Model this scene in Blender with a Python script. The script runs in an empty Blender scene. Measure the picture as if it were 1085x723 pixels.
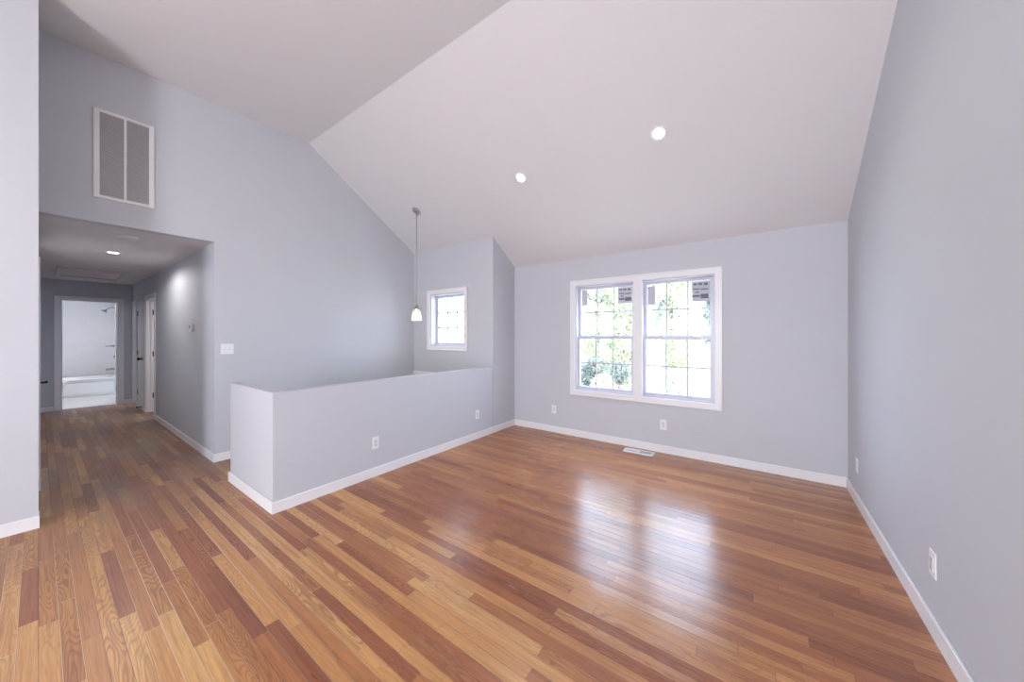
import bpy, bmesh, math, random
from mathutils import Vector, Matrix
R = math.radians
scene = bpy.context.scene
C = scene.collection

# ------------------------------------------------------------------ camera
cam_d = bpy.data.cameras.new('camera'); cam = bpy.data.objects.new('camera', cam_d); C.objects.link(cam)
cam.location = (0, 0, 1.393); cam.rotation_euler = (R(90), 0, 0.625)
cam_d.sensor_fit = 'HORIZONTAL'; cam_d.sensor_width = 36.0
cam_d.lens = 361.9 / 1085 * 36.0; cam_d.shift_y = -6.49 / 1085
cam_d.clip_start = 0.05; cam_d.clip_end = 400
scene.camera = cam

# ------------------------------------------------------------------ light and exposure
scene.view_settings.view_transform = 'Standard'
scene.view_settings.look = 'None'
scene.view_settings.gamma = 1.0
scene.view_settings.use_curve_mapping = False
scene.view_settings.exposure = 0.58
w = bpy.data.worlds.new('sky'); scene.world = w; w.use_nodes = True
bg = w.node_tree.nodes['Background']
bg.inputs['Color'].default_value = (0.61, 0.77, 1.0, 1); bg.inputs['Strength'].default_value = 7.5

def lamp(name, kind, loc, rot, energy, color=(1, 1, 1), **kw):
    d = bpy.data.lights.new(name, kind); d.energy = energy; d.color = color
    for k, v in kw.items(): setattr(d, k, v)
    o = bpy.data.objects.new(name, d); C.objects.link(o); o.location = loc; o.rotation_euler = rot
    return o
lamp('sun', 'SUN', (20, 5, 20), (R(48), 0, R(80)), 7.0, (1.0, 0.93, 0.80), angle=R(1))
# daylight entering by the glazed door in the rear of the room
lamp('rear_daylight', 'AREA', (-0.6, -4.2, 1.15), (R(90), 0, 0), 92, (0.96, 0.97, 1.0), shape='RECTANGLE', size=1.1, size_y=1.9)
# fill light added behind the camera; no fixture hangs there
lamp('rear_fill', 'POINT', (-1.52, -3.0, 1.65), (0, 0, 0), 108, (0.965, 0.98, 1.0), shadow_soft_size=0.3)
# portals: they only guide the sampling of the sky through the two windows
for n_, l_, sx_, sy_ in (('window_portal', (-1.2145, 4.50, 1.35), 1.66, 1.42), ('small_window_portal', (-4.0, 3.98, 1.63), .76, .84)):
    pl_ = lamp(n_, 'AREA', l_, (R(-90), 0, 0), 1, shape='RECTANGLE', size=sx_, size_y=sy_); pl_.data.cycles.is_portal = True
lamp('bathroom_light', 'AREA', (-11.5, 0.35, 2.38), (0, 0, 0), 11, (1, 0.94, 0.89), shape='DISK', size=0.5)
lamp('jamb_fill', 'AREA', (-7.75, 2.5, 2.36), (0, 0, 0), 14, (1.0, 0.94, 0.80), shape='DISK', size=0.4)  # added fill that brightens the doorway jambs, without a fixture
lamp('bedroom_daylight', 'AREA', (-10.2, 4.0, 1.5), (R(-90), 0, 0), 40, (0.6, 0.72, 1.0), shape='RECTANGLE', size=0.9, size_y=1.1)

# ------------------------------------------------------------------ measures
XR, YF, XH, Y1, XL = 0.663, 4.324, -3.068, 3.789, -4.831
YW, XW, YR, S, ZH = 1.070, -4.085, 2.094, 0.6686, 0.937
YH, ZHC, XE, XN, YB = 1.129, 2.413, -10.4, -4.22, -4.3
ZR = 2.44 + S * (YF - YR)
T = 0.12; BB = 0.0885; BT = 0.014
def zslope(y): return 2.44 + S * (YF - y)

# ------------------------------------------------------------------ materials
def new_mat(name):
    m = bpy.data.materials.new(name); m.use_nodes = True
    nt = m.node_tree; return m, nt, nt.nodes['Principled BSDF']
def plain(name, col, rough=0.5, metal=0.0, noise=0.0, nscale=30, bump=0.0, bscale=200, spec=0.5):
    m, nt, p = new_mat(name)
    p.inputs['Base Color'].default_value = (*col, 1); p.inputs['Roughness'].default_value = rough
    p.inputs['Metallic'].default_value = metal; p.inputs['Specular IOR Level'].default_value = spec
    tc = nt.nodes.new('ShaderNodeTexCoord')
    if noise:
        n = nt.nodes.new('ShaderNodeTexNoise'); n.inputs['Scale'].default_value = nscale; n.inputs['Detail'].default_value = 4
        nt.links.new(tc.outputs['Object'], n.inputs['Vector'])
        mx = nt.nodes.new('ShaderNodeMix'); mx.data_type = 'RGBA'
        mx.inputs[6].default_value = (*[c * (1 - noise) for c in col], 1)
        mx.inputs[7].default_value = (*[min(1, c * (1 + noise)) for c in col], 1)
        nt.links.new(n.outputs['Fac'], mx.inputs[0]); nt.links.new(mx.outputs[2], p.inputs['Base Color'])
    if bump:
        n = nt.nodes.new('ShaderNodeTexNoise'); n.inputs['Scale'].default_value = bscale; n.inputs['Detail'].default_value = 3
        nt.links.new(tc.outputs['Object'], n.inputs['Vector'])
        b = nt.nodes.new('ShaderNodeBump'); b.inputs['Strength'].default_value = bump; b.inputs['Distance'].default_value = 0.002
        nt.links.new(n.outputs['Fac'], b.inputs['Height']); nt.links.new(b.outputs['Normal'], p.inputs['Normal'])
    return m
def emit(name, col, strength):
    m, nt, p = new_mat(name)
    p.inputs['Base Color'].default_value = (0.9, 0.9, 0.9, 1)
    p.inputs['Emission Color'].default_value = (*col, 1); p.inputs['Emission Strength'].default_value = strength
    return m
def glass_mat(name, tint=(0.97, 0.98, 0.98), refl=0.04):
    m = bpy.data.materials.new(name); m.use_nodes = True; nt = m.node_tree
    nt.nodes.remove(nt.nodes['Principled BSDF'])
    t = nt.nodes.new('ShaderNodeBsdfTransparent'); t.inputs['Color'].default_value = (*tint, 1)
    g = nt.nodes.new('ShaderNodeBsdfGlossy'); g.inputs['Roughness'].default_value = 0.02
    mx = nt.nodes.new('ShaderNodeMixShader'); mx.inputs[0].default_value = refl
    nt.links.new(t.outputs[0], mx.inputs[1]); nt.links.new(g.outputs[0], mx.inputs[2])
    nt.links.new(mx.outputs[0], nt.nodes['Material Output'].inputs['Surface'])
    return m

M = {}
M['wall'] = plain('wall_paint', (0.572, 0.580, 0.618), 0.6, noise=0.02, nscale=2, bump=0.08, bscale=260, spec=0.35)
M['ceiling'] = plain('ceiling_paint', (0.715, 0.695, 0.708), 0.8, noise=0.01, nscale=2, bump=0.06, spec=0.2)
M['trim'] = plain('trim_paint', (0.83, 0.815, 0.83), 0.35, noise=0.01, nscale=6)
M['vinyl'] = plain('window_vinyl', (0.60, 0.59, 0.67), 0.35, noise=0.01, nscale=6)
M['grille'] = plain('grille_bar', (0.50, 0.50, 0.51), 0.4, noise=0.02)
M['door'] = plain('door_paint', (0.78, 0.765, 0.76), 0.4, noise=0.01, nscale=5)
M['plate'] = plain('white_plastic', (0.86, 0.86, 0.87), 0.3, noise=0.01)
M['socket'] = plain('socket_plastic', (0.74, 0.74, 0.75), 0.3, noise=0.01)
M['slot'] = plain('dark_slot', (0.22, 0.22, 0.22), 0.6, noise=0.02)
M['bronze'] = plain('dark_bronze', (0.035, 0.03, 0.028), 0.35, 0.7, noise=0.05)
M['nickel'] = plain('brushed_nickel', (0.50, 0.48, 0.46), 0.3, 1.0, noise=0.03)
M['chrome'] = plain('chrome', (0.45, 0.45, 0.46), 0.15, 1.0, noise=0.02)
M['porcelain'] = plain('porcelain', (0.85, 0.85, 0.84), 0.12, noise=0.01)
M['louver'] = plain('grey_louver', (0.60, 0.59, 0.61), 0.5, noise=0.03)
M['void'] = plain('duct_filter', (0.40, 0.39, 0.40), 0.8, noise=0.05)
M['glass'] = glass_mat('window_glass')
M['shade'] = glass_mat('shade_glass', (0.95, 0.94, 0.92), 0.30)
M['shade'].node_tree.nodes['Glossy BSDF'].inputs['Roughness'].default_value = 0.6
M['bulb'] = emit('bulb_glow', (1.0, 0.78, 0.42), 2.6)
M['led'] = emit('led_glow', (1.0, 0.98, 0.95), 9.0)
M['paper'] = plain('sticker_paper', (0.55, 0.55, 0.62), 0.7, noise=0.02)
M['ink'] = plain('sticker_ink', (0.17, 0.17, 0.22), 0.7, noise=0.02)
M['bark'] = plain('bark', (0.16, 0.13, 0.11), 0.9, noise=0.3, nscale=8, bump=0.4, bscale=20)
M['lawn'] = plain('lawn', (0.52, 0.53, 0.43), 0.9, noise=0.3, nscale=1.6)
M['asphalt'] = plain('asphalt', (0.22, 0.22, 0.23), 0.9, noise=0.1, nscale=12)
M['soil'] = plain('subfloor', (0.4, 0.38, 0.36), 0.9, noise=0.1)

def tile_mat(name, col, grout, sx, sy, rough):
    m, nt, p = new_mat(name)
    tc = nt.nodes.new('ShaderNodeTexCoord')
    b = nt.nodes.new('ShaderNodeTexBrick')
    b.inputs['Color1'].default_value = (*col, 1); b.inputs['Color2'].default_value = (*[c * .96 for c in col], 1)
    b.inputs['Mortar'].default_value = (*grout, 1); b.inputs['Scale'].default_value = 1.0
    b.inputs['Brick Width'].default_value = sx; b.inputs['Row Height'].default_value = sy; b.inputs['Mortar Size'].default_value = 0.003
    nt.links.new(tc.outputs['Object'], b.inputs['Vector']); nt.links.new(b.outputs['Color'], p.inputs['Base Color'])
    p.inputs['Roughness'].default_value = rough
    return m
M['floortile'] = tile_mat('bath_floor_tile', (0.78, 0.77, 0.75), (0.66, 0.65, 0.63), 0.6, 0.3, 0.25)
M['walltile'] = tile_mat('bath_wall_tile', (0.80, 0.79, 0.79), (0.77, 0.76, 0.76), 0.3, 0.2, 0.15)

def leaf_mat(name, a, b, trans=0.5):
    m = bpy.data.materials.new(name); m.use_nodes = True; nt = m.node_tree
    nt.nodes.remove(nt.nodes['Principled BSDF'])
    tc = nt.nodes.new('ShaderNodeTexCoord'); n = nt.nodes.new('ShaderNodeTexNoise')
    n.inputs['Scale'].default_value = 1.3; n.inputs['Detail'].default_value = 5; n.inputs['Roughness'].default_value = 0.7
    nt.links.new(tc.outputs['Object'], n.inputs['Vector'])
    cr = nt.nodes.new('ShaderNodeValToRGB'); cr.color_ramp.elements[0].position = 0.35; cr.color_ramp.elements[1].position = 0.65
    cr.color_ramp.elements[0].color = (*a, 1); cr.color_ramp.elements[1].color = (*b, 1)
    nt.links.new(n.outputs['Fac'], cr.inputs['Fac'])
    d = nt.nodes.new('ShaderNodeBsdfDiffuse'); t = nt.nodes.new('ShaderNodeBsdfTranslucent')
    nt.links.new(cr.outputs['Color'], d.inputs['Color']); nt.links.new(cr.outputs['Color'], t.inputs['Color'])
    mx = nt.nodes.new('ShaderNodeMixShader'); mx.inputs[0].default_value = trans
    nt.links.new(d.outputs[0], mx.inputs[1]); nt.links.new(t.outputs[0], mx.inputs[2])
    nt.links.new(mx.outputs[0], nt.nodes['Material Output'].inputs['Surface'])
    return m
M['leaf_yellow'] = leaf_mat('yellow_green_leaves', (0.46, 0.48, 0.34), (0.72, 0.72, 0.53))
M['leaf_green'] = leaf_mat('green_leaves', (0.34, 0.37, 0.33), (0.54, 0.56, 0.48))
M['leaf_dark'] = leaf_mat('dark_leaves', (0.18, 0.20, 0.19), (0.36, 0.38, 0.33))
M['leaf_pink'] = leaf_mat('pink_blossom', (0.62, 0.42, 0.42), (0.80, 0.66, 0.62))

# strip oak flooring: narrow boards along X, each with its own tone and grain
def wood_mat():
    m, nt, p = new_mat('oak_strip_floor')
    N = nt.nodes; Lk = nt.links.new
    def math_(op, a, b=None, c=None):
        n = N.new('ShaderNodeMath'); n.operation = op
        for i, v in enumerate((a, b, c)):
            if v is None: continue
            if isinstance(v, (int, float)): n.inputs[i].default_value = v
            else: Lk(v, n.inputs[i])
        return n.outputs[0]
    def comb(x, y, z=0.0):
        n = N.new('ShaderNodeCombineXYZ')
        for i, v in enumerate((x, y, z)):
            if isinstance(v, (int, float)): n.inputs[i].default_value = v
            else: Lk(v, n.inputs[i])
        return n.outputs[0]
    def wn(vec):
        n = N.new('ShaderNodeTexWhiteNoise'); n.noise_dimensions = '3D'; Lk(vec, n.inputs['Vector']); return n
    def noise(vec, scale, detail=3, rough=0.5, dist=0.0):
        n = N.new('ShaderNodeTexNoise'); n.inputs['Scale'].default_value = scale; n.inputs['Detail'].default_value = detail
        n.inputs['Roughness'].default_value = rough; n.inputs['Distortion'].default_value = dist; Lk(vec, n.inputs['Vector']); return n.outputs['Fac']
    def mixc(f, a, b, mode='MIX'):
        n = N.new('ShaderNodeMix'); n.data_type = 'RGBA'; n.blend_type = mode
        for s, v in ((0, f), (6, a), (7, b)):
            if isinstance(v, (int, float)): n.inputs[s].default_value = v
            elif isinstance(v, tuple): n.inputs[s].default_value = (*v, 1)
            else: Lk(v, n.inputs[s])
        return n.outputs[2]
    def ramp(f, pts):
        n = N.new('ShaderNodeValToRGB'); e = n.color_ramp.elements
        while len(e) < len(pts): e.new(0.5)
        for q, (pos, col) in zip(e, pts): q.position = pos; q.color = (*col, 1)
        Lk(f, n.inputs['Fac']); return n.outputs['Color']
    def sstep(v, a, b):
        n = N.new('ShaderNodeMapRange'); n.interpolation_type = 'SMOOTHSTEP'
        n.inputs['From Min'].default_value = a; n.inputs['From Max'].default_value = b; Lk(v, n.inputs['Value']); return n.outputs[0]
    tc = N.new('ShaderNodeTexCoord'); sp = N.new('ShaderNodeSeparateXYZ'); Lk(tc.outputs['Object'], sp.inputs[0])
    X, Y = sp.outputs[0], sp.outputs[1]
    BW = 0.0575
    v = math_('DIVIDE', Y, BW); row = math_('FLOOR', v); fv = math_('FRACT', v)
    rr = wn(comb(row, 3.7, 1.0)).outputs['Value']; rr2 = wn(comb(row, 9.1, 2.0)).outputs['Value']
    ln = math_('ADD', 0.55, math_('MULTIPLY', rr2, 0.9))
    u = math_('ADD', math_('DIVIDE', X, ln), math_('MULTIPLY', rr, 31.7)); colm = math_('FLOOR', u); fu = math_('FRACT', u)
    idv = comb(row, colm, 0.5); wnode = wn(idv); rnd0 = wnode.outputs['Value']
    zone = noise(comb(math_('MULTIPLY', X, 0.25), math_('MULTIPLY', row, 0.22), 3.3), 1.0, 2, 0.5)
    rnd = math_('ADD', math_('MULTIPLY', rnd0, 0.72), math_('MULTIPLY', sstep(zone, 0.36, 0.64), 0.28))
    rc = N.new('ShaderNodeSeparateColor'); Lk(wnode.outputs['Color'], rc.inputs[0]); r2, r3 = rc.outputs[1], rc.outputs[2]
    # tone of each board; redder and more even towards the far end than in the passage
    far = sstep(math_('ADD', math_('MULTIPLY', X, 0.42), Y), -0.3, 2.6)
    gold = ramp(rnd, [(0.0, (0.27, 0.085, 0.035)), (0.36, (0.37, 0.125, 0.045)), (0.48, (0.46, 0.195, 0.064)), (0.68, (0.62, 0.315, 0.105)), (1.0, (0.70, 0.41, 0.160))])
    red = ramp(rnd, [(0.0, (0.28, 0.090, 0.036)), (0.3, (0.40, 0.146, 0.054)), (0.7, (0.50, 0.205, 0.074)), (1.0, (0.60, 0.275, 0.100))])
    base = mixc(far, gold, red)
    # grain
    off = math_('MULTIPLY', r2, 60.0)
    gx = math_('ADD', math_('MULTIPLY', X, 1.0), off); gy = math_('ADD', Y, math_('MULTIPLY', r3, 9.0))
    warp = noise(comb(math_('MULTIPLY', gx, 1.7), math_('MULTIPLY', gy, 13.0), off), 1.0, 1, 0.4)
    rings = math_('SINE', math_('ADD', math_('MULTIPLY', warp, 125.0), math_('MULTIPLY', gy, 60.0)))
    rings = sstep(rings, -0.1, 0.95)
    fine = noise(comb(math_('MULTIPLY', gx, 6.0), math_('MULTIPLY', gy, 220.0), off), 1.0, 4, 0.65)
    streak = noise(comb(math_('MULTIPLY', gx, 1.6), math_('MULTIPLY', gy, 70.0), off), 1.0, 3, 0.6)
    strong = math_('MULTIPLY', sstep(r2, 0.25, 0.9), 0.62)
    gcol = mixc(1.0, base, (0.40, 0.27, 0.24), 'MULTIPLY')
    base = mixc(math_('MULTIPLY', sstep(streak, 0.42, 0.72), 0.42), base, gcol)
    base = mixc(math_('MULTIPLY', rings, math_('MULTIPLY', strong, math_('SUBTRACT', 1.0, math_('MULTIPLY', far, 0.6)))), base, gcol)
    base = mixc(math_('MULTIPLY', sstep(fine, 0.42, 0.70), 0.45), base, gcol)
    blotch = noise(comb(math_('MULTIPLY', X, 1.5), math_('MULTIPLY', Y, 4.0), 2.0), 1.0, 4, 0.6)
    base = mixc(math_('MULTIPLY', sstep(blotch, 0.42, 0.75), 0.30), base, mixc(1.0, base, (0.62, 0.55, 0.55), 'MULTIPLY'))
    # scuffed grey traffic wear in the passage
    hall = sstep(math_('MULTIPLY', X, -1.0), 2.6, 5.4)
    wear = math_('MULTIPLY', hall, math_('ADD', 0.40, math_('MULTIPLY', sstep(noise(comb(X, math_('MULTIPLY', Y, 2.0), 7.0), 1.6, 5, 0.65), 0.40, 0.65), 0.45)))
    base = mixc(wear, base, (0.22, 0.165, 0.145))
    # seams: pale filler in the gaps near the passage, thin dark lines in the room
    e = math_('MINIMUM', fv, math_('SUBTRACT', 1.0, fv))
    sw = math_('ADD', 0.016, math_('MULTIPLY', math_('SUBTRACT', 1.0, far), 0.012))
    seam = math_('LESS_THAN', e, sw)
    eu = math_('MULTIPLY', math_('MINIMUM', fu, math_('SUBTRACT', 1.0, fu)), ln)
    seam2 = math_('LESS_THAN', eu, 0.0013)
    seam = math_('MAXIMUM', seam, seam2)
    pale = math_('MULTIPLY', math_('MULTIPLY', math_('SUBTRACT', 1.0, sstep(math_('ADD', math_('MULTIPLY', X, 0.6), Y), -1.2, 0.3)), math_('SUBTRACT', 1.0, hall)), sstep(rr, 0.25, 0.45))
    scol = mixc(pale, mixc(1.0, base, (0.50, 0.42, 0.40), 'MULTIPLY'), (0.72, 0.60, 0.46))
    base = mixc(math_('MULTIPLY', seam, 0.75), base, scol)
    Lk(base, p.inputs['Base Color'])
    gl = sstep(math_('ADD', X, math_('MULTIPLY', Y, 0.25)), -3.8, 0.1)
    rg = math_('ADD', math_('SUBTRACT', 0.36, math_('MULTIPLY', gl, 0.21)), math_('MULTIPLY', noise(comb(math_('MULTIPLY', X, 2.0), math_('MULTIPLY', Y, 14.0), 4.0), 1.0, 3, 0.6), 0.16))
    rg = math_('ADD', rg, math_('MULTIPLY', hall, 0.22))
    Lk(rg, p.inputs['Roughness']); p.inputs['Specular IOR Level'].default_value = 0.85
    hgt = math_('ADD', math_('MULTIPLY', math_('SUBTRACT', 1.0, seam), 0.5), math_('MULTIPLY', math_('ADD', rnd, math_('MULTIPLY', fine, 0.3)), 0.35))
    # each board sits very slightly cupped, which breaks reflections into streaks
    cup = math_('MULTIPLY', math_('MULTIPLY', math_('SUBTRACT', fv, 0.5), math_('SUBTRACT', r3, 0.5)), 2.2)
    b = N.new('ShaderNodeBump'); b.inputs['Strength'].default_value = 0.35; b.inputs['Distance'].default_value = 0.0022
    Lk(math_('ADD', hgt, cup), b.inputs['Height']); Lk(b.outputs['Normal'], p.inputs['Normal'])
    return m
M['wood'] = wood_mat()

# ------------------------------------------------------------------ mesh helpers
def bx(bm, x0, x1, y0, y1, z0, z1):
    vs = [bm.verts.new(p) for p in ((x0, y0, z0), (x1, y0, z0), (x1, y1, z0), (x0, y1, z0), (x0, y0, z1), (x1, y0, z1), (x1, y1, z1), (x0, y1, z1))]
    for f in ((0, 3, 2, 1), (4, 5, 6, 7), (0, 1, 5, 4), (1, 2, 6, 5), (2, 3, 7, 6), (3, 0, 4, 7)): bm.faces.new([vs[i] for i in f])
    return vs
def bevel(bm, r, seg=2):
    bmesh.ops.bevel(bm, geom=list(bm.edges), offset=r, segments=seg, affect='EDGES', profile=0.5)
def rbox(x0, x1, y0, y1, z0, z1, r=0.002, seg=2):
    bm = bmesh.new(); bx(bm, x0, x1, y0, y1, z0, z1); bevel(bm, r, seg); return bm
def join(bm, other, mat=None):
    me = bpy.data.meshes.new('t'); other.to_mesh(me)
    if mat is not None: me.transform(mat)
    bm.from_mesh(me); bpy.data.meshes.remove(me); other.free(); return bm
def lathe(profile, seg=32, axis='Z'):
    bm = bmesh.new(); rings = []
    for r, z in profile:
        if r < 1e-6: rings.append([bm.verts.new((0, 0, z))])
        else: rings.append([bm.verts.new((r * math.cos(2 * math.pi * k / seg), r * math.sin(2 * math.pi * k / seg), z)) for k in range(seg)])
    for a, b in zip(rings, rings[1:]):
        for k in range(seg):
            k2 = (k + 1) % seg
            if len(a) == 1 and len(b) == 1: continue
            if len(a) == 1: bm.faces.new((a[0], b[k2], b[k]))
            elif len(b) == 1: bm.faces.new((a[k], a[k2], b[0]))
            else: bm.faces.new((a[k], a[k2], b[k2], b[k]))
    for f in bm.faces: f.smooth = True
    bmesh.ops.recalc_face_normals(bm, faces=list(bm.faces))
    return bm
def tube(pts, r, seg=10):
    bm = bmesh.new(); pts = [Vector(p) for p in pts]; rings = []
    rs = r if isinstance(r, (list, tuple)) else [r] * len(pts)
    for i, p in enumerate(pts):
        d = (pts[min(i + 1, len(pts) - 1)] - pts[max(i - 1, 0)]).normalized()
        a = d.orthogonal().normalized() if i == 0 else (rings_a - d * rings_a.dot(d)).normalized()
        rings_a = a; b = d.cross(a)
        rings.append([bm.verts.new(p + (a * math.cos(2 * math.pi * k / seg) + b * math.sin(2 * math.pi * k / seg)) * rs[i]) for k in range(seg)])
    for a, b in zip(rings, rings[1:]):
        for k in range(seg):
            f = bm.faces.new((a[k], a[(k + 1) % seg], b[(k + 1) % seg], b[k])); f.smooth = True
    bm.faces.new(rings[0][::-1]); bm.faces.new(rings[-1])
    bmesh.ops.recalc_face_normals(bm, faces=list(bm.faces))
    return bm
def obj(name, bm, m, parent=None, world=False, norm=True):
    if norm: bmesh.ops.recalc_face_normals(bm, faces=list(bm.faces))
    me = bpy.data.meshes.new(name); bm.to_mesh(me); bm.free()
    me.materials.append(M[m] if isinstance(m, str) else m)
    o = bpy.data.objects.new(name, me); C.objects.link(o)
    if parent is not None:
        o.parent = parent
        if world:
            r = parent
            off = Vector((0, 0, 0))
            while r is not None: off += r.location; r = r.parent
            o.location = -off
    return o
def tag(o, label, cat, group=None):
    o['label'] = label; o['category'] = cat
    if group: o['group'] = group
    return o
def thing(name, label, cat, loc=(0, 0, 0), rz=0.0, group=None):
    o = bpy.data.objects.new(name, None); C.objects.link(o); o.location = loc; o.rotation_euler = (0, 0, rz); o.empty_display_size = 0.1
    return tag(o, label, cat, group)
def sroot(name, loc=(0, 0, 0), label=None):
    o = bpy.data.objects.new(name, None); C.objects.link(o); o.location = loc; o['kind'] = 'structure'; o.empty_display_size = 0.1
    if label: o['label'] = label
    return o
def struct(name, bm, m, parent=None, norm=True):
    o = obj(name, bm, m, parent, norm=norm)
    if parent is None: o['kind'] = 'structure'
    return o
def panel(us, vs, holes, place):
    """a slab of cells; place(u, v, d) -> point, d = 0 front, 1 back; holes = (u0,u1,v0,v1)"""
    bm = bmesh.new(); us = sorted(set(us)); vs = sorted(set(vs)); V = {}
    def vert(u, v, d):
        k = (u, v, d)
        if k not in V: V[k] = bm.verts.new(place(u, v, d))
        return V[k]
    def solid(i, j):
        if i < 0 or j < 0 or i >= len(us) - 1 or j >= len(vs) - 1: return False
        cu, cv = (us[i] + us[i + 1]) / 2, (vs[j] + vs[j + 1]) / 2
        return not any(a < cu < b and c < cv < d for a, b, c, d in holes)
    for i in range(len(us) - 1):
        for j in range(len(vs) - 1):
            if not solid(i, j): continue
            a, b, c, d = us[i], us[i + 1], vs[j], vs[j + 1]
            for q in (0, 1): bm.faces.new([vert(a, c, q), vert(b, c, q), vert(b, d, q), vert(a, d, q)])
            for (di, dj, p1, p2) in ((-1, 0, (a, c), (a, d)), (1, 0, (b, c), (b, d)), (0, -1, (a, c), (b, c)), (0, 1, (a, d), (b, d))):
                if not solid(i + di, j + dj): bm.faces.new([vert(*p1, 0), vert(*p2, 0), vert(*p2, 1), vert(*p1, 1)])
    return bm
def ywall(y, t, x0, x1, z0, z1, holes=()):
    us = [x0, x1] + [k for h in holes for k in h[:2]]; vs = [z0, z1] + [k for h in holes for k in h[2:]]
    return panel(us, vs, holes, lambda u, v, d: (u, y + d * t, v))
def xwall(x, t, y0, y1, z0, z1, holes=()):
    us = [y0, y1] + [k for h in holes for k in h[:2]]; vs = [z0, z1] + [k for h in holes for k in h[2:]]
    return panel(us, vs, holes, lambda u, v, d: (x + d * t, u, v))
def gable(bm):                      # trim a wall to the sloped ceiling
    g = list(bm.verts) + list(bm.edges) + list(bm.faces)
    bmesh.ops.bisect_plane(bm, geom=g, plane_co=(0, YF, 2.44), plane_no=Vector((0, S, 1)).normalized(), clear_outer=True)
    return bm
def base_run(name, segs, n=None):
    """baseboard pieces: (x0,x1,y0,y1) footprints with a small chamfered top"""
    bm = bmesh.new()
    for s in segs:
        b = bmesh.new(); bx(b, s[0], s[1], s[2], s[3], 0, BB)
        top = [e for e in b.edges if all(abs(v.co.z - BB) < 1e-6 for v in e.verts)]
        bmesh.ops.bevel(b, geom=top, offset=0.005, segments=2, affect='EDGES')
        join(bm, b)
    return struct(name, bm, 'trim')

# ------------------------------------------------------------------ the setting
# floor: main room, passage; cut out round the stairwell
sx0, sx1, sy0 = XL, XH - 0.115, 1.35
fl = panel([-10.4 - T, XN - T, XL, sx1, XR + T], [YB, -0.001, YH, sy0, Y1, YF + T],
           [(-11, XN - T, YB, -0.001), (-11, XL, YH, 9), (XL, sx1, sy0, 9)],
           lambda u, v, d: (u, v, -0.18 * d))
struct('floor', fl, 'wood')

# main ceiling: level part and the slope down to the front wall
bm = bmesh.new()
x0, x1 = XL - T, XR + T
prof = [(YB - T, ZR), (YR, ZR), (YF + T, zslope(YF + T)), (YF + T, zslope(YF + T) + .12), (YR, ZR + .12), (YB - T, ZR + .12)]
# seat for the two ceiling cans is surface mounted, so no holes are cut
A = [bm.verts.new((x0, y, z)) for y, z in prof]; B = [bm.verts.new((x1, y, z)) for y, z in prof]
for i in range(6): bm.faces.new((A[i], A[(i + 1) % 6], B[(i + 1) % 6], B[i]))
bm.faces.new(A[::-1]); bm.faces.new(B)
struct('ceiling', bm, 'ceiling')

# window openings
WX0, WX1, WZ0, WZ1 = -2.045, -0.384, 0.640, 2.065
SX0, SX1, SZ0, SZ1 = -4.392, -3.625, 1.212, 2.055
struct('wall_front', ywall(YF, T, XH - .115, XR + T, -1.4, 2.44, [(WX0, WX1, WZ0, WZ1)]), 'wall')
struct('wall_right', gable(xwall(XR, T, YB - T, YF, -0.18, ZR)), 'wall')
bm = ywall(Y1, T, XL, XH - .115, -1.4, 2.9, [(SX0, SX1, SZ0, SZ1), (-4.75, -3.86, -1.3, 0.72)])
struct('wall_entry', gable(bm), 'wall')
bm = xwall(XH, -0.115, Y1, YF, -1.4, 2.9)
struct('wall_corner', gable(bm), 'wall')
bm = xwall(XL, -T, -T, Y1 + T, -1.4, ZR, [(-T, YH, -0.3, ZHC)])
bm2 = gable(bm)
struct('wall_left', bm2, 'wall')
# low wall: long run and its return, one continuous plastered piece
bm = bmesh.new()
ft = [(XH, YW), (XH, Y1), (XH - .115, Y1), (XH - .115, YW + .115), (XW, YW + .115), (XW, YW)]
lo = [bm.verts.new((x, y, -0.18)) for x, y in ft]; hi = [bm.verts.new((x, y, ZH)) for x, y in ft]
for i in range(6): bm.faces.new((lo[i], lo[(i + 1) % 6], hi[(i + 1) % 6], hi[i]))
bm.faces.new(hi); bm.faces.new(lo[::-1])
bmesh.ops.bevel(bm, geom=[e for e in bm.edges if any(v.co.z > .9 for v in e.verts)], offset=0.006, segments=2, affect='EDGES')
struct('wall_low', bm, 'wall')
# wall nearest the camera on the left: full height, end shows past the passage
bm = bmesh.new(); bx(bm, XN - T, XN, YB, 0.0, 0.0, ZR); struct('wall_near', bm, 'wall')
struct('wall_rear', ywall(YB, -T, XN - T, XR + T, -0.18, ZR, [(-1.3, 0.4, 0.0, 2.1)]), 'wall')
# passage
D1 = (-8.92, -8.10); D2 = (-10.36, -9.90); D3 = (-9.72, -9.15)
DZ = 2.03
struct('wall_passage_right', ywall(YH, T, XE - T, XL - T, 0, ZHC, [(D1[0], D1[1], 0, DZ), (D2[0], D2[1], 0, DZ)]), 'wall')
struct('wall_passage_left', ywall(-0.002, -T, XE - T, XN - T, 0, ZHC, [(-6.06, -5.26, 0, DZ)]), 'wall')
BY0, BY1, BZ = 0.229, 0.945, 2.05
struct('wall_passage_end', xwall(XE, -T, -0.002, YH, 0, ZHC, [(BY0, BY1, 0, BZ)]), 'wall')
bm = bmesh.new(); bx(bm, -14.0, XL - T, -1.0, 4.2, ZHC, ZHC + .1); struct('ceiling_passage', bm, 'ceiling')
# wall patch between the near wall and the left wall above the passage
bm = bmesh.new(); bx(bm, XL, XN - T, -T, 0.0, 0.0, ZR); struct('wall_return', bm, 'wall')
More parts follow.
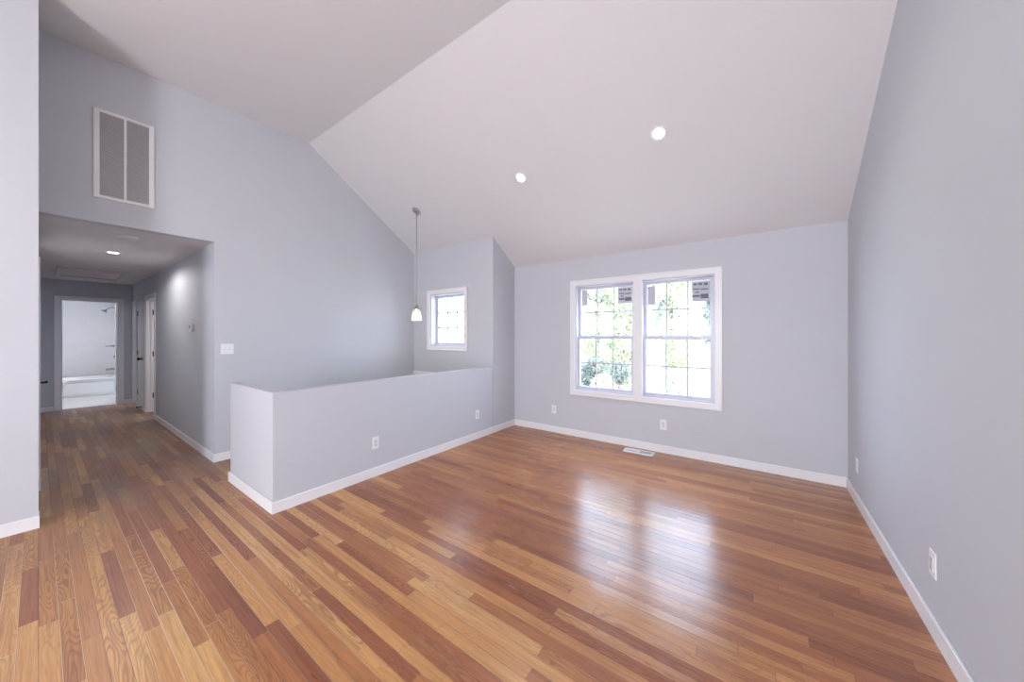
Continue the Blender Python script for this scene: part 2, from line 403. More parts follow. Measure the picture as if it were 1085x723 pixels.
# bathroom shell
bm = bmesh.new(); bx(bm, -13.3, XE - T, -0.44, 1.13, -0.1, -0.004); struct('floor_bathroom', bm, 'floortile')
bm = panel([0, 1.57], [0, ZHC], [], lambda u, v, d: (-u, v, -.1 * d)); o = struct('wall_bathroom_far', bm, 'walltile')
o.matrix_world = Matrix(((0, 0, 1, -13.2), (1, 0, 0, 1.13), (0, 1, 0, 0), (0, 0, 0, 1)))
bm = panel([0, 2.7], [0, ZHC], [], lambda u, v, d: (u, v, -.1 * d)); o = struct('wall_bathroom_right', bm, 'walltile')
o.matrix_world = Matrix(((-1, 0, 0, XE - T), (0, 0, -1, 1.13), (0, 1, 0, 0), (0, 0, 0, 1)))
bm = bmesh.new(); bx(bm, -13.2, XE - T, -0.54, -0.44, 0, ZHC); struct('wall_bathroom_left', bm, 'wall')
# rooms behind the passage doors
bm = bmesh.new(); bx(bm, -11.6, -7.2, 4.1, 4.2, 0, ZHC); bx(bm, -11.7, -11.6, YH + T, 4.2, 0, ZHC); bx(bm, -7.2, -7.1, YH + T, 4.2, 0, ZHC); struct('wall_bedroom', bm, 'wall')
bm = bmesh.new(); bx(bm, -11.6, -7.2, YH + T, 4.1, -0.1, 0); bx(bm, D1[0], D1[1], YH, YH + T, -.1, 0); bx(bm, D2[0], D2[1], YH, YH + T, -.1, 0); struct('floor_bedroom', bm, 'wood')
# stairs down to the entry
bm = bmesh.new()
for k in range(7):
    bx(bm, XL, XW + .06, sy0 + .23 * k, sy0 + .23 * (k + 1), -1.3, -0.186 * (k + 1))
struct('staircase', bm, 'wood')
bm = bmesh.new(); bx(bm, XL - T, XH + .1, YH, YF + T, -1.4, -1.3); struct('floor_entry', bm, 'floortile')
bm = bmesh.new(); bx(bm, XL, XH, sy0 - .1, sy0, -1.3, -0.18); bx(bm, XH - .115, XH, sy0, Y1, -1.3, -0.18); struct('wall_stair', bm, 'wall')

# baseboards
base_run('baseboard_front', [(XH, XR, YF - BT, YF)])
base_run('baseboard_right', [(XR - BT, XR, YB, YF - BT)])
base_run('baseboard_corner', [(XH, XH + BT, YW - BT, YF - BT), (XW - BT, XH, YW - BT, YW), (XW - BT, XW, YW, YW + .115)])
base_run('baseboard_left', [(XL - T, XL + BT, YH - BT, YH), (XL, XL + BT, YH, sy0)])
base_run('baseboard_passage', [(D1[1] + .075, XL - T, YH - BT, YH), (D3[0] - .03, D2[1] + .04, YH - BT, YH), (D3[1] + .03, D1[0] - .075, YH - BT, YH)])
base_run('baseboard_end', [(XE, XE + BT, 0, BY0 - .065), (XE, XE + BT, BY1 + .065, YH - BT)])
base_run('baseboard_near', [(XN, XN + BT, YB, 0.0), (XN - T, XN + BT, 0.0, BT * .3)])

# ------------------------------------------------------------------ windows
def casing_frame(bm, x0, x1, z0, z1, cw, yf, th, extra=()):
    for a in ((x0 - cw, x0, z0 - cw, z1 + cw), (x1, x1 + cw, z0 - cw, z1 + cw), (x0, x1, z1, z1 + cw), (x0, x1, z0 - cw, z0)) + tuple(extra):
        join(bm, rbox(a[0], a[1], yf - th, yf, a[2], a[3], 0.003))
    # raised outer lip of the moulding
    for a in ((x0 - cw, x0 - cw + .016, z0 - cw, z1 + cw), (x1 + cw - .016, x1 + cw, z0 - cw, z1 + cw), (x0 - cw + .016, x1 + cw - .016, z1 + cw - .016, z1 + cw), (x0 - cw + .016, x1 + cw - .016, z0 - cw, z0 - cw + .016)):
        join(bm, rbox(a[0], a[1], yf - th - .006, yf - th + .002, a[2], a[3], 0.003))
    return bm
def sash(root, x0, x1, z0, z1, y, st, cols, rows, gz=None, th=0.035, bw=.016):
    bm = bmesh.new()
    for a in ((x0, x0 + st, z0, z1), (x1 - st, x1, z0, z1), (x0 + st, x1 - st, z1 - st, z1), (x0 + st, x1 - st, z0, z0 + st)):
        join(bm, rbox(a[0], a[1], y, y + th, a[2], a[3], 0.003))
    fr = obj('sash', bm, 'vinyl', root, True)
    bm = bmesh.new(); bx(bm, x0 + st - .004, x1 - st + .004, y + th * .45, y + th * .45 + .005, z0 + st - .004, z1 - st + .004); g = obj('pane', bm, 'glass', fr, True)
    bm = bmesh.new()
    gx0, gx1, gz0, gz1 = x0 + st, x1 - st, z0 + st, z1 - st
    for k in range(1, cols):
        xx = gx0 + (gx1 - gx0) * k / cols; bx(bm, xx - bw / 2, xx + bw / 2, y + th * .45 - .010, y + th * .45 - .001, gz0, gz1)
    for k in range(1, rows):
        zz = gz0 + (gz1 - gz0) * k / rows; bx(bm, gx0, gx1, y + th * .45 - .0095, y + th * .45 - .0015, zz - bw / 2, zz + bw / 2)
    obj('grille', bm, 'grille', fr, True)
    return fr
win = sroot('window_1', (-1.2145, YF, WZ0), 'white twin double-hung window in the grey front wall')
bm = bmesh.new(); MX0, MX1 = -1.261, -1.150
casing_frame(bm, WX0, WX1, WZ0, WZ1, .070, YF, .018, [(MX0, MX1, WZ0, WZ1)])
obj('casing', bm, 'trim', win, True)
bm = bmesh.new()      # jamb liners and the mullion post
jd = .118
for a in ((WX0, WX0 + .018, WZ0, WZ1), (WX1 - .018, WX1, WZ0, WZ1), (MX0, MX1, WZ0, WZ1)):
    bx(bm, a[0], a[1], YF, YF + jd, a[2], a[3])
for xa, xb in ((WX0 + .018, MX0), (MX1, WX1 - .018)):
    bx(bm, xa, xb, YF, YF + jd, WZ1 - .018, WZ1); bx(bm, xa, xb, YF, YF + jd, WZ0, WZ0 + .018)
obj('jamb', bm, 'vinyl', win, True)
ZM = 1.352
for xa, xb in ((WX0 + .018, MX0), (MX1, WX1 - .018)):
    sash(win, xa, xb, ZM - .005, WZ1 - .018, YF + .078, .036, 3, 2)
    lo_ = sash(win, xa, xb, WZ0 + .018, ZM + .022, YF + .038, .036, 3, 2)
    bm = bmesh.new()
    for q in (.28, .72):
        xx = xa + (xb - xa) * q; join(bm, rbox(xx - .025, xx + .025, YF + .038, YF + .064, ZM + .021, ZM + .033, .003))
    obj('sash_lock', bm, 'vinyl', lo_, True)
win2 = sroot('window_2', ((SX0 + SX1) / 2, Y1, SZ0), 'small white window high over the entry stairs')
bm = bmesh.new(); casing_frame(bm, SX0, SX1, SZ0, SZ1, .068, Y1, .018); obj('casing', bm, 'trim', win2, True)
bm = bmesh.new()
for a in ((SX0, SX0 + .018, SZ0, SZ1), (SX1 - .018, SX1, SZ0, SZ1), (SX0 + .018, SX1 - .018, SZ1 - .018, SZ1), (SX0 + .018, SX1 - .018, SZ0, SZ0 + .018)):
    bx(bm, a[0], a[1], Y1, Y1 + .16, a[2], a[3])
obj('jamb', bm, 'vinyl', win2, True)
sash(win2, SX0 + .018, SX1 - .018, SZ0 + .018, SZ1 - .018, Y1 + .115, .038, 3, 3, bw=.024)
win3 = sroot('window_3', (-0.45, YB, 0))
bm = bmesh.new()
for a in ((-1.3, -1.22, 0, 2.1), (.32, .4, 0, 2.1), (-.5, -.4, 0, 2.1), (-1.22, .32, 2.02, 2.1), (-1.22, .32, 0, .08)): bx(bm, a[0], a[1], YB - .1, YB, a[2], a[3])
obj('frame', bm, 'vinyl', win3, True)
bm = bmesh.new(); bx(bm, -1.22, .32, YB - .06, YB - .055, .08, 2.02); obj('pane', bm, 'glass', win3, True)

# ------------------------------------------------------------------ doors
def door_casing(bm, a0, a1, z1, cw, plane, pos, sign, th=.016):
    rs = ((a0 - cw, a0, 0, z1 + cw), (a1, a1 + cw, 0, z1 + cw), (a0, a1, z1, z1 + cw))
    for r in rs:
        if plane == 'y': join(bm, rbox(r[0], r[1], min(pos, pos + sign * th), max(pos, pos + sign * th), r[2], r[3], .003))
        else: join(bm, rbox(min(pos, pos + sign * th), max(pos, pos + sign * th), r[0], r[1], r[2], r[3], .003))
    return bm
def slab(wd, ht, th=.035, two=False):
    """six-panel door leaf: hinge edge at x=0, leaf along +x, thickness along +y"""
    bm = rbox(0, wd, 0, th, .008, ht, .002)
    cols = [(.11, wd / 2 - .045), (wd / 2 + .045, wd - .11)] if wd > .55 else [(.10, wd - .10)]
    for za, zb in ((.22, .86), (1.02, 1.60), (1.70, ht - .11)):
        for xa, xb in cols:
            for ya, yb in ((-.004, .004), (th - .004, th + .004)):
                join(bm, rbox(xa, xb, ya, yb, za, zb, .0035))
                join(bm, rbox(xa + .035, xb - .035, ya - .003, yb + .003, za + .035, zb - .035, .003))
    return bm
def hinge_bm(z): return rbox(-.012, .012, -.006, .006, z - .045, z + .045, .002)
def knob_bm(): return lathe([(0, 0), (.030, 0), (.030, .008), (.012, .012), (.012, .03), (.026, .038), (.030, .05), (.024, .062), (0, .066)], 20)
# bathroom doorway at the passage end, its leaf folded back inside the bathroom
d = sroot('door_1', (XE, (BY0 + BY1) / 2, 0), 'white door frame of the bathroom at the passage end')
bm = bmesh.new(); door_casing(bm, BY0, BY1, BZ, .062, 'x', XE, 1); obj('casing', bm, 'trim', d, True)
bm = bmesh.new(); bx(bm, XE - T, XE, BY0, BY0 + .018, 0, BZ); bx(bm, XE - T, XE, BY1 - .018, BY1, 0, BZ); bx(bm, XE - T, XE, BY0 + .018, BY1 - .018, BZ - .018, BZ)
bx(bm, XE - .075, XE - .06, BY1 - .03, BY1 - .018, 0, BZ - .018); bx(bm, XE - .075, XE - .06, BY0 + .018, BY0 + .03, 0, BZ - .018)
obj('jamb', bm, 'trim', d, True)
lf = obj('leaf', slab(.70, 2.02), 'door', d); lf.location = (-T - .005, (BY1 - BY0) / 2 - .03, 0); lf.rotation_euler = (0, 0, R(180 - 4))
lf.rotation_euler = (0, 0, R(176)); lf.location.y += .035
for z in (.30, 1.05, 1.80):
    bm = bmesh.new(); bx(bm, XE - T + .004, XE - T + .044, BY1 - .0205, BY1 - .0175, z - .045, z + .045); join(bm, tube([(XE - T, BY1 - .022, z - .047), (XE - T, BY1 - .022, z + .047)], .007)); obj('hinge', bm, 'bronze', d, True)
# passage right: two doorways
for i, (a, b) in enumerate((D1, D2)):
    d = sroot('door_%d' % (2 + i), ((a + b) / 2, YH, 0))
    bm = bmesh.new(); door_casing(bm, a, b, DZ, .062 if i == 0 else .035, 'y', YH, -1); obj('casing', bm, 'trim', d, True)
    bm = bmesh.new(); bx(bm, a, a + .018, YH, YH + T, 0, DZ); bx(bm, b - .018, b, YH, YH + T, 0, DZ); bx(bm, a + .018, b - .018, YH, YH + T, DZ - .018, DZ)
    bx(bm, a + .018, a + .03, YH + .06, YH + .075, 0, DZ - .018)
    obj('jamb', bm, 'trim', d, True)
    lf = obj('leaf', slab(b - a - .05, 2.0), 'door', d); lf.location = (a + .022 - (a + b) / 2, T + .004, 0); lf.rotation_euler = (0, 0, R(100))
    for z in (.30, 1.05, 1.80):
        bm = bmesh.new(); bx(bm, a + .0175, a + .0205, YH + .078, YH + .118, z - .045, z + .045); obj('hinge', bm, 'bronze', d, True)
# closet door between them, leaf slightly ajar
d = sroot('door_4', (D3[0], YH, 0))
lf = obj('leaf', slab(D3[1] - D3[0], 2.02), 'door', d); lf.location = (0, -.008, 0)
for z in (.30, 1.05, 1.80): h_ = obj('hinge', hinge_bm(z), 'bronze', lf); h_.location = (.012, -.004, 0)
k = obj('knob', knob_bm(), 'bronze', lf); k.location = (.50, -.004, .95); k.rotation_euler = (R(90), 0, 0)
k = obj('door_stop', lathe([(0, 0), (.016, 0), (.016, .006), (.006, .01), (.006, .05), (.013, .052), (.013, .065), (0, .067)], 16), 'bronze', lf); k.location = (.44, -.002, .06); k.rotation_euler = (R(90), 0, 0)
# door on the passage's left, only its handle shows past the near wall
d = sroot('door_5', (-5.66, -0.002, 0))
bm = bmesh.new(); door_casing(bm, -6.06, -5.26, DZ, .06, 'y', -0.002, 1, .012); obj('casing', bm, 'trim', d, True)
lf = obj('leaf', slab(.78, 2.02), 'door', d); lf.location = (-.39, -.05, 0)
hb = tube([(0, 0, 0), (0, .052, 0)], .010); join(hb, lathe([(0, 0), (.03, 0), (.03, .008), (0, .010)], 20), Matrix.Rotation(R(-90), 4, 'X')); join(hb, tube([(.01, .055, 0), (-.05, .058, 0), (-.105, .058, 0)], [.010, .009, .008]))
k = obj('handle', hb, 'bronze', lf); k.location = (.66, .038, .95)
# front door under the small window: only its head shows over the low wall
d = sroot('door_6', (-4.305, Y1, -1.3))
bm = bmesh.new(); 
for r in ((-4.75 - .06, -4.75, -1.3, .78), (-3.86, -3.80, -1.3, .78), (-4.75, -3.86, .72, .78)): join(bm, rbox(r[0], r[1], Y1 - .03, Y1, r[2], r[3], .003))
obj('casing', bm, 'trim', d, True)
lf = obj('leaf', slab(.88, 2.0), 'door', d); lf.location = (-.44, .04, .0)

# ------------------------------------------------------------------ fittings on the walls
def outlet(loc, rz, label):
    t = thing('wall_outlet', label, 'outlet', loc, rz, 'white wall outlets')
    obj('plate', rbox(-.036, .036, -.006, 0, -.059, .059, .003), 'plate', t)
    bm = rbox(-.017, .017, -.0085, -.004, -.034, .034, .002)
    obj('receptacle', bm, 'socket', t)
    bm = bmesh.new()
    for zc in (-.018, .018):
        bx(bm, -.008, -.0055, -.0092, -.008, zc - .004, zc + .006); bx(bm, .0055, .008, -.0092, -.008, zc - .004, zc + .005)
        join(bm, lathe([(0, 0), (.0025, 0), (.0025, .001), (0, .001)], 10), Matrix.Translation((0, -.0082, zc - .010)) @ Matrix.Rotation(R(90), 4, 'X'))
    obj('slots', bm, 'slot', t)
    return t
outlet((XH, 1.946, .327), R(90), 'white outlet in the low wall, the nearer one, close to its near corner')
outlet((XH, 3.450, .323), R(90), 'white outlet in the low wall, the farther one, close to the room corner')
outlet((-2.376, YF, .326), 0, 'white outlet in front wall left of the window, nearest the room corner')
outlet((-0.912, YF, .330), 0, 'white outlet in front wall directly under the right half of the twin window')
outlet((XR, 3.960, .313), R(-90), 'white outlet in the right wall, the far one near the corner with the window wall')
outlet((XR, 2.442, .324), R(-90), 'white outlet in the right wall, the near large-looking one above its baseboard')
# two-gang switch
t = thing('light_switch', 'white two-gang light switch plate on left wall beside the passage opening', 'light switch', (XL, 1.238, 1.236), R(90))
obj('plate', rbox(-.058, .058, -.006, 0, -.0575, .0575, .003), 'plate', t)
for xx in (-.023, .023):
    b = rbox(-.005, .005, -.016, -.004, -.004, .012, .0015); o = obj('toggle', b, 'plate', t); o.location = (xx, 0, 0)
    b = rbox(-.008, .008, -.0068, -.005, -.016, .016, .0006); o = obj('toggle_frame', b, 'socket', t); o.location = (xx, 0, 0)
# thermostat
t = thing('thermostat', 'small white thermostat on the right wall of the passage', 'thermostat', (-5.73, YH, 1.483), 0)
obj('body', rbox(-.055, .055, -.030, 0, -.05, .05, .006), 'plate', t)
obj('display', rbox(-.045, .005, -.0315, -.029, -.012, .034, .0005), 'slot', t)
# return air grille
t = thing('air_return_grille', 'tall white return air grille high on the left wall above the passage', 'vent', (XL, .4765, 3.037), R(90))
bm = bmesh.new(); gw, gh = .190, .402
for a in ((-gw, -gw + .036, -gh, gh), (gw - .036, gw, -gh, gh), (-.009, .009, -gh + .025, gh - .025), (-gw + .034, gw - .034, gh - .026, gh), (-gw + .034, gw - .034, -gh, -gh + .026)): join(bm, rbox(a[0], a[1], -.012, 0, a[2], a[3], .003))
obj('frame', bm, 'trim', t)
for xa, xb in ((-gw + .036, -.009), (.009, gw - .036)):
    bm = bmesh.new(); n = 46; z0 = -gh + .026; dz = (2 * gh - .052) / n
    for k_ in range(n):
        z = z0 + dz * (k_ + .5)
        v = [bm.verts.new(p) for p in ((xa, -.010, z - .0065), (xb, -.010, z - .0065), (xb, -.001, z + .0065), (xa, -.001, z + .0065), (xa, -.010, z - .0052), (xb, -.010, z - .0052), (xb, -.001, z + .0078), (xa, -.001, z + .0078))]
        for f in ((0, 3, 2, 1), (4, 5, 6, 7), (0, 1, 5, 4), (1, 2, 6, 5), (2, 3, 7, 6), (3, 0, 4, 7)): bm.faces.new([v[i] for i in f])
    obj('louvers', bm, 'louver', t)
bm = bmesh.new(); bx(bm, -gw + .02, gw - .02, -.0009, -.0003, -gh + .02, gh - .02); obj('backing', bm, 'void', t)
# floor register
t = thing('floor_register', 'white metal floor register beside the baseboard below the window', 'floor vent', (-1.153, 4.172, 0), R(3))
bm = bmesh.new()
for a in ((-.168, .168, -.076, -.048), (-.168, .168, .048, .076), (-.168, -.140, -.05, .05), (.140, .168, -.05, .05), (-.008, .008, -.05, .05)): join(bm, rbox(a[0], a[1], a[2], a[3], 0, .006, .002))
obj('frame', bm, 'plate', t)
for xa, xb, mm in ((-.140, -.008, 'socket'), (.008, .140, 'louver')):
    bm = bmesh.new()
    for k_ in range(9):
        yy = -.044 + k_ * .011; bx(bm, xa, xb, yy - .0022 - (.002 if mm == 'socket' else 0), yy + .0022 + (.002 if mm == 'socket' else 0), .001, .005)
    obj('louvers', bm, mm, t)
bm = bmesh.new(); bx(bm, -.142, .142, -.05, .05, .0002, .0009); obj('duct', bm, 'void', t)
# recessed lights
def can(loc, tilt, label, power, cone=150, r=.068):
    t = thing('recessed_light', label, 'ceiling light', loc, 0, 'recessed ceiling lights'); t.rotation_euler = (tilt, 0, 0)
    obj('trim_ring', lathe([(r * .68, -.001), (r * .72, -.007), (r * .95, -.007), (r, -.003), (r, 0)], 40), 'plate', t)
    obj('lens', lathe([(0, -.004), (r * .5, -.004), (r * .71, -.0015), (r * .71, 0)], 40), 'led', t)
    l = lamp('recessed_lamp', 'SPOT', (0, 0, -.012), (0, 0, 0), power, (1.0, .97, .95), spot_size=R(cone), spot_blend=.6 if cone < 160 else .4, shadow_soft_size=.05)
    l.parent = t
tl = math.atan(-S)
can((-2.193, 3.213, zslope(3.213)), tl, 'lit recessed light in the sloped ceiling, the lower-left one of the pair', 22)
can((-0.717, 3.217, zslope(3.217)), tl, 'lit recessed light in the sloped ceiling, the right one of the pair', 22)
can((-6.472, .54, ZHC), 0, 'lit recessed light in the flat passage ceiling', 34, 170)
# smoke detector
t = thing('smoke_detector', 'round smoke detector on the passage ceiling near its opening', 'smoke detector', (-5.31, .545, ZHC), 0)
obj('base', lathe([(0, 0), (.075, 0), (.075, -.010), (.070, -.012), (0, -.012)], 36), 'plate', t)
obj('cover', lathe([(.066, -.010), (.064, -.028), (.052, -.036), (.02, -.038), (0, -.038)], 36), 'socket', t)
# attic hatch
t = thing('attic_hatch', 'rectangular framed attic hatch in the passage ceiling by the bathroom', 'hatch', (-9.0, .52, ZHC), 0)
bm = bmesh.new()
for a in ((-.58, .58, -.36, -.31), (-.58, .58, .31, .36), (-.58, -.53, -.31, .31), (.53, .58, -.31, .31)): join(bm, rbox(a[0], a[1], a[2], a[3], -.032, 0, .003))
obj('frame', bm, 'ceiling', t)
obj('panel', rbox(-.528, .528, -.308, .308, -.006, 0, .002), 'ceiling', t)
# pendant over the stairs
px, py = -4.015, 3.202; pz = zslope(py)
t = thing('pendant_lamp', 'thin-rod pendant lamp with clear glass bell shade over the stairs', 'lamp', (px, py, pz), 0)
o = obj('canopy', lathe([(0, 0), (.062, 0), (.062, -.012), (.045, -.022), (.012, -.026), (0, -.026)], 32), 'nickel', t); o.rotation_euler = (tl, 0, 0)
obj('rod', tube([(0, 0, -.02), (0, 0, 1.86 - pz)], .0055), 'nickel', t)
loopb = tube([(.018 * math.cos(a), 0, 1.845 - pz + .018 * math.sin(a)) for a in [2 * math.pi * i / 16 for i in range(17)]], .004, 8)
obj('ring', loopb, 'nickel', t)
zt = 1.765 - pz
obj('socket_cap', lathe([(0, .062), (.012, .062), (.020, .05), (.024, .02), (.040, .004), (.052, 0), (.052, -.004), (0, -.004)], 28), 'nickel', t).location = (0, 0, zt)
sh = lathe([(.050, .002), (.056, -.01), (.060, -.05), (.066, -.10), (.073, -.150), (.076, -.165), (.073, -.164), (.063, -.10), (.057, -.05), (.052, -.01)], 36)
obj('shade', sh, 'shade', t).location = (0, 0, zt)
bl = obj('bulb', lathe([(0, 0), (.013, 0), (.013, -.025), (.022, -.045), (.029, -.07), (.026, -.092), (.014, -.106), (0, -.110)], 24), 'bulb', t); bl.location = (0, 0, zt)
l = lamp('pendant_glow', 'POINT', (0, 0, zt - .13), (0, 0, 0), 3, (1, .82, .55), shadow_soft_size=.03); l.parent = t

# ------------------------------------------------------------------ bathroom fixtures
# bathtub: a hollow body with an apron
tb = thing('bathtub', 'white bathtub with flat apron along the far bathroom wall', 'bathtub', (-12.75, .35, 0))
bm = bmesh.new(); hx, hy, H = .40, .77, .40
def rr(hx_, hy_, z, r, n=6):
    out = []
    for sx_, sy_, a0 in ((1, 1, 0), (-1, 1, 90), (-1, -1, 180), (1, -1, 270)):
        for i in range(n + 1):
            a = R(a0 + 90 * i / n); out.append(bm.verts.new((sx_ * (hx_ - r) + r * math.cos(a), sy_ * (hy_ - r) + r * math.sin(a), z)))
    return out
loops = [rr(hx - .02, hy, 0, .02), rr(hx - .02, hy, H - .05, .02), rr(hx, hy, H - .04, .02), rr(hx, hy, H - .006, .02), rr(hx - .006, hy - .006, H, .02), rr(hx - .07, hy - .09, H, .12), rr(hx - .085, hy - .11, H - .02, .12), rr(hx - .14, hy - .22, .09, .14), rr(hx - .2, hy - .3, .06, .1)]
for a, b in zip(loops, loops[1:]):
    for i in range(len(a)):
        f = bm.faces.new((a[i], a[(i + 1) % len(a)], b[(i + 1) % len(a)], b[i])); f.smooth = True
bm.faces.new(loops[-1])
obj('basin', bm, 'porcelain', tb)
obj('apron_panel', rbox(.379, .392, -.70, .70, .05, .30, .006), 'porcelain', tb)
# toilet, mostly behind the near wall
tw = thing('toilet', 'white toilet peeking out left of the bathtub', 'toilet', (-11.62, -.43, 0), 0)
bm = bmesh.new()
def el(cy, rx, ry, z, n=28):
    return [bm.verts.new((rx * math.cos(2 * math.pi * i / n), cy + ry * math.sin(2 * math.pi * i / n), z)) for i in range(n)]
lp = [el(.42, .12, .22, 0), el(.42, .11, .2, .05), el(.44, .10, .18, .16), el(.48, .15, .23, .28), el(.51, .185, .27, .38), el(.51, .18, .265, .395), el(.51, .12, .19, .395), el(.5, .08, .12, .25)]
for a, b in zip(lp, lp[1:]):
    for i in range(28):
        f = bm.faces.new((a[i], a[(i + 1) % 28], b[(i + 1) % 28], b[i])); f.smooth = True
bm.faces.new(lp[-1]); bm.faces.new(lp[0][::-1])
obj('bowl', bm, 'porcelain', tw)
bm = bmesh.new(); e1 = el(.51, .188, .272, .397); e2 = el(.51, .188, .272, .425); e3 = el(.51, .17, .25, .432)
for a, b in ((e1, e2), (e2, e3)):
    for i in range(28): bm.faces.new((a[i], a[(i + 1) % 28], b[(i + 1) % 28], b[i]))
bm.faces.new(e3); bm.faces.new(e1[::-1]); obj('seat_lid', bm, 'porcelain', tw)
tk = obj('tank', rbox(-.20, .20, .0, .19, .40, .74, .015), 'porcelain', tw)
obj('tank_lid', rbox(-.21, .21, -.002, .20, .742, .772, .008), 'porcelain', tk)
# shower set on the right bathroom wall
yw_ = 1.13
t = thing('wall_shower', 'chrome shower head on its arm high over the bathtub', 'shower head', (-12.8, yw_, 2.05))
obj('arm', tube([(0, 0, 0), (0, -.08, .01), (0, -.13, -.01), (0, -.17, -.05)], .011), 'chrome', t)
o = obj('head', lathe([(0, .02), (.016, .02), (.018, 0), (.05, -.03), (.058, -.045), (.05, -.05), (0, -.05)], 24), 'chrome', t); o.location = (0, -.18, -.06); o.rotation_euler = (R(-35), 0, 0)
obj('flange', lathe([(0, 0), (.03, 0), (.03, .008), (0, .012)], 20), 'chrome', t).rotation_euler = (R(90), 0, 0)
t = thing('shower_valve', 'chrome shower valve with lever handle midway up the tub wall', 'shower valve', (-12.8, yw_, 1.12))
obj('escutcheon', lathe([(0, 0), (.085, 0), (.08, .012), (.03, .02), (.028, .06), (0, .062)], 28), 'chrome', t).rotation_euler = (R(90), 0, 0)
obj('lever', tube([(0, -.05, 0), (0, -.11, .0), (0, -.19, -.005)], [.016, .013, .010]), 'chrome', t)
t = thing('diverter_knob', 'small chrome knob between the shower valve and tub spout', 'knob', (-12.8, yw_, .86))
o = obj('knob', knob_bm(), 'chrome', t); o.rotation_euler = (R(90), 0, 0)
t = thing('tub_spout', 'chrome tub spout just over the bathtub rim', 'faucet', (-12.8, yw_, .56))
obj('spout', tube([(0, 0, 0), (0, -.10, 0), (0, -.16, -.006), (0, -.18, -.02)], [.028, .027, .025, .018]), 'chrome', t)

# ------------------------------------------------------------------ stickers left on the panes
def sticker(x0, x1, z0, z1, y, label, lines):
    t = thing('window_sticker', label, 'sticker', ((x0 + x1) / 2, y, z0), 0, 'stickers on the window panes')
    wd = (x1 - x0) / 2; ht = z1 - z0
    bm = bmesh.new(); bx(bm, -wd, wd, -.0006, 0, 0, ht); obj('sheet', bm, 'paper', t)
    if lines:
        bm = bmesh.new()
        for (a, b, c, d_) in lines: bx(bm, -wd + 2 * wd * a, -wd + 2 * wd * b, -.0011, -.0006, ht * c, ht * d_)
        obj('print', bm, 'ink', t)
yg = YF + .078 + .035 * .45 - .0105
L1 = [(.10, .28, .80, .90), (.36, .60, .80, .90), (.68, .90, .78, .90), (.06, .44, .58, .64), (.5, .94, .56, .62), (.06, .46, .22, .32), (.5, .94, .14, .36), (.2, .4, .42, .48)]
sticker(-1.478, -1.300, 1.800, 2.008, yg, 'printed label sheet in the upper right corner of left window', L1)
sticker(-0.622, -0.445, 1.775, 2.008, yg, 'printed label sheet in the upper right corner of right window', L1)
sticker(-1.985, -1.905, 1.800, 2.008, yg, 'plain pale sticker in the upper left corner of left window', [])
sticker(-1.112, -1.020, 1.760, 1.985, yg, 'pale sticker with small dark mark in upper left corner of right window', [(.05, .2, .88, .96)])

# ------------------------------------------------------------------ outdoors
GZ = -1.5
bm = bmesh.new(); bx(bm, -70, 50, YF + T + .02, 90, GZ - .1, GZ); bx(bm, -70, XL - T - .02 - 9, 4.3, YF + T + .02, GZ - .1, GZ); o = struct('lawn', bm, 'lawn')
bm = bmesh.new(); bx(bm, -70, 50, 33, 38, GZ, GZ + .02); struct('road', bm, 'asphalt')
rng = random.Random(7)
def foliage(blobs, n, size, rg):
    verts, faces = [], []
    wts = [b[3] * b[4] * b[5] for b in blobs]
    for i in range(n):
        b = rg.choices(blobs, wts)[0]
        while True:
            q = Vector((rg.uniform(-1, 1), rg.uniform(-1, 1), rg.uniform(-1, 1)))
            if .15 < q.length < 1: break
        q = q.normalized() * (q.length ** .45)
        c = Vector((b[0] + q.x * b[3], b[1] + q.y * b[4], b[2] + q.z * b[5]))
        nrm = Vector((rg.gauss(0, 1), rg.gauss(0, 1), rg.gauss(0, 1) + .6)).normalized(); a = nrm.orthogonal().normalized(); a = Matrix.Rotation(rg.uniform(0, 6.28), 3, nrm) @ a; bb = nrm.cross(a)
        s = size * rg.uniform(.6, 1.35); k = len(verts)
        verts += [c - a * s, c - bb * s * .5 + nrm * s * .1, c + a * s, c + bb * s * .5 + nrm * s * .1]; faces.append((k, k + 1, k + 2, k + 3))
    return verts, faces
def tree(name, label, cat, x, y, h, blobs, mat, n, size, seed, trunk=.16, group=None):
    t = thing(name, label, cat, (x, y, GZ), 0, group); rg = random.Random(seed)
    if trunk:
        bm = tube([(0, 0, 0), (.05, 0, h * .3), (-.04, .05, h * .6), (.05, 0, h * .9)], [trunk, trunk * .8, trunk * .6, trunk * .25], 9)
        for q in range(5):
            a = rg.uniform(0, 6.28); z = h * rg.uniform(.3, .65); l_ = h * rg.uniform(.15, .28)
            join(bm, tube([(0, 0, z), (math.cos(a) * l_ * .6, math.sin(a) * l_ * .6, z + l_ * .5), (math.cos(a) * l_, math.sin(a) * l_, z + l_ * .9)], [trunk * .4, trunk * .28, trunk * .1], 7))
        obj('trunk', bm, 'bark', t)
    vs, fs = foliage(blobs, n, size, rg)
    me = bpy.data.meshes.new('crown'); me.from_pydata([tuple(v) for v in vs], [], fs); me.materials.append(M[mat])
    c = bpy.data.objects.new('crown', me); C.objects.link(c); c.parent = t
def crown(h, w, rg, k=7, lo=.12):
    return [(rg.uniform(-.5, .5) * w, rg.uniform(-.4, .4) * w, h * rg.uniform(lo + .12, .92), w * rg.uniform(.3, .5), w * rg.uniform(.3, .5), h * rg.uniform(.10, .18)) for _ in range(k)]
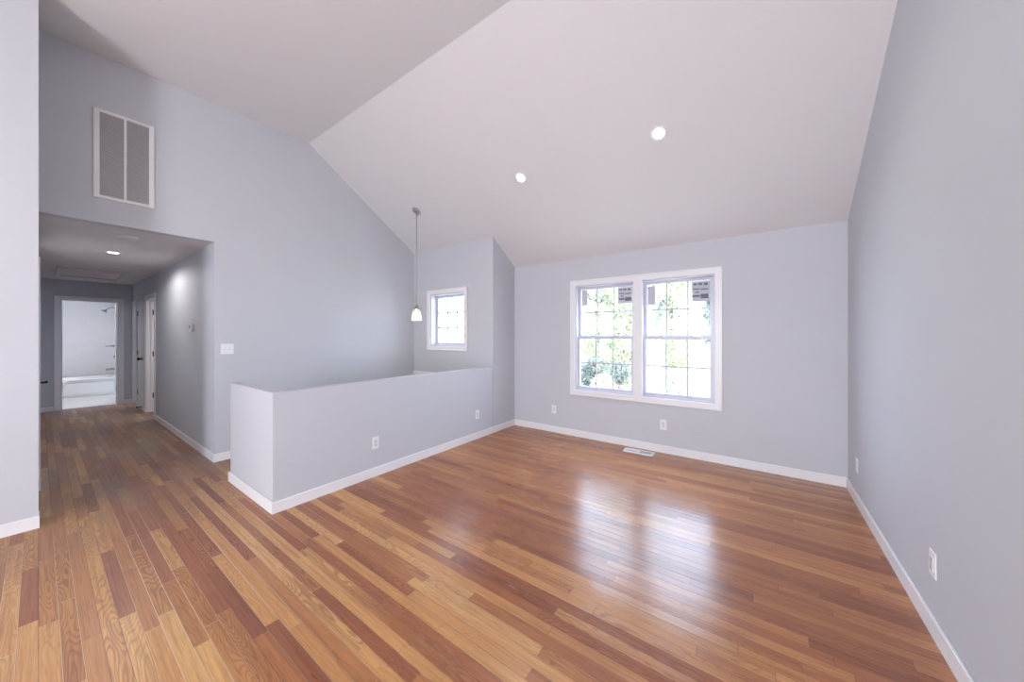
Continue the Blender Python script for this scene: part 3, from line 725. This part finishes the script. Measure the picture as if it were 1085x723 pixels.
specs = [
 ('maple_tree', 'pale yellow-green tree at the left side of the left window', -8.3, 15.5, 8.0, 1.65, 'leaf_yellow', 9000),
 ('maple_tree', 'pale yellow-green tree right behind the window mullion', -4.3, 15.0, 8.0, 1.7, 'leaf_yellow', 9500),
 ('oak_tree', 'dark grey-green tree at the right edge of the right window', -1.2, 17.0, 7.4, 1.1, 'leaf_dark', 4500),
 ('maple_tree', 'yellow tree filling the middle of the left window', -8.6, 21.5, 9.0, 2.1, 'leaf_yellow', 9000),
 ('maple_tree', 'broad yellow tree filling the middle of the right window', -4.1, 21.5, 9.0, 2.1, 'leaf_yellow', 9500),
 ('maple_tree', 'yellow tree right of the dark grey-green one, past the right window edge', 1.2, 23.0, 9.0, 2.0, 'leaf_yellow', 5000),
 ('oak_tree', 'pale grey-green tree across the road, leftmost of its row', -25, 42, 11, 2.6, 'leaf_green', 4500),
 ('oak_tree', 'pale grey-green tree across the road, second from left of its row', -19.4, 44, 12, 2.6, 'leaf_green', 4500),
 ('oak_tree', 'pale grey-green tree across the road, third from left of its row', -14, 42.5, 10.5, 2.6, 'leaf_green', 4500),
 ('oak_tree', 'pale grey-green tree across the road, fourth from left of its row', -8.6, 44, 12, 2.6, 'leaf_green', 4500),
 ('oak_tree', 'pale grey-green tree across the road, fifth from left of its row', -3.2, 42, 11, 2.6, 'leaf_green', 4500),
 ('oak_tree', 'pale grey-green tree across the road, rightmost of its row', 2.4, 44, 10, 2.6, 'leaf_green', 4500),
]
for i, (nm, lb, x, y, h, wd, mt, n) in enumerate(specs):
    rg = random.Random(100 + i); tree(nm, lb, 'tree', x, y, h, crown(h, wd, rg, 12, .02 if i != 2 else .2), mt, n, .11 if i < 6 else .21, 40 + i, group='trees in front of the house')
tree('evergreen_bush', 'dark blue-green bush low in the left part of left window', 'bush', -5.5, 12.9, 2.2, [(0, 0, .95, .7, .55, .8), (.3, 0, 1.5, .45, .45, .6)], 'leaf_dark', 2200, .09, 61, .05)
tree('flowering_shrub', 'pale pink flowering shrub low in the left window', 'bush', -4.15, 11.2, 1.3, [(0, 0, 1.0, .6, .5, .62), (.35, .1, .75, .4, .4, .6)], 'leaf_pink', 1400, .06, 62, .04)
tree('evergreen_bush', 'small dark round bush on a stem in the lower right of left window', 'bush', -3.45, 10.4, 2.0, [(0, 0, 1.75, .28, .28, .36)], 'leaf_dark', 420, .08, 63, .05)
tree('garden_bush', 'low green bush at the bottom left of the right window', 'bush', -2.1, 12.2, 1.4, [(0, 0, .95, .9, .7, .85)], 'leaf_green', 1600, .07, 64, .04)
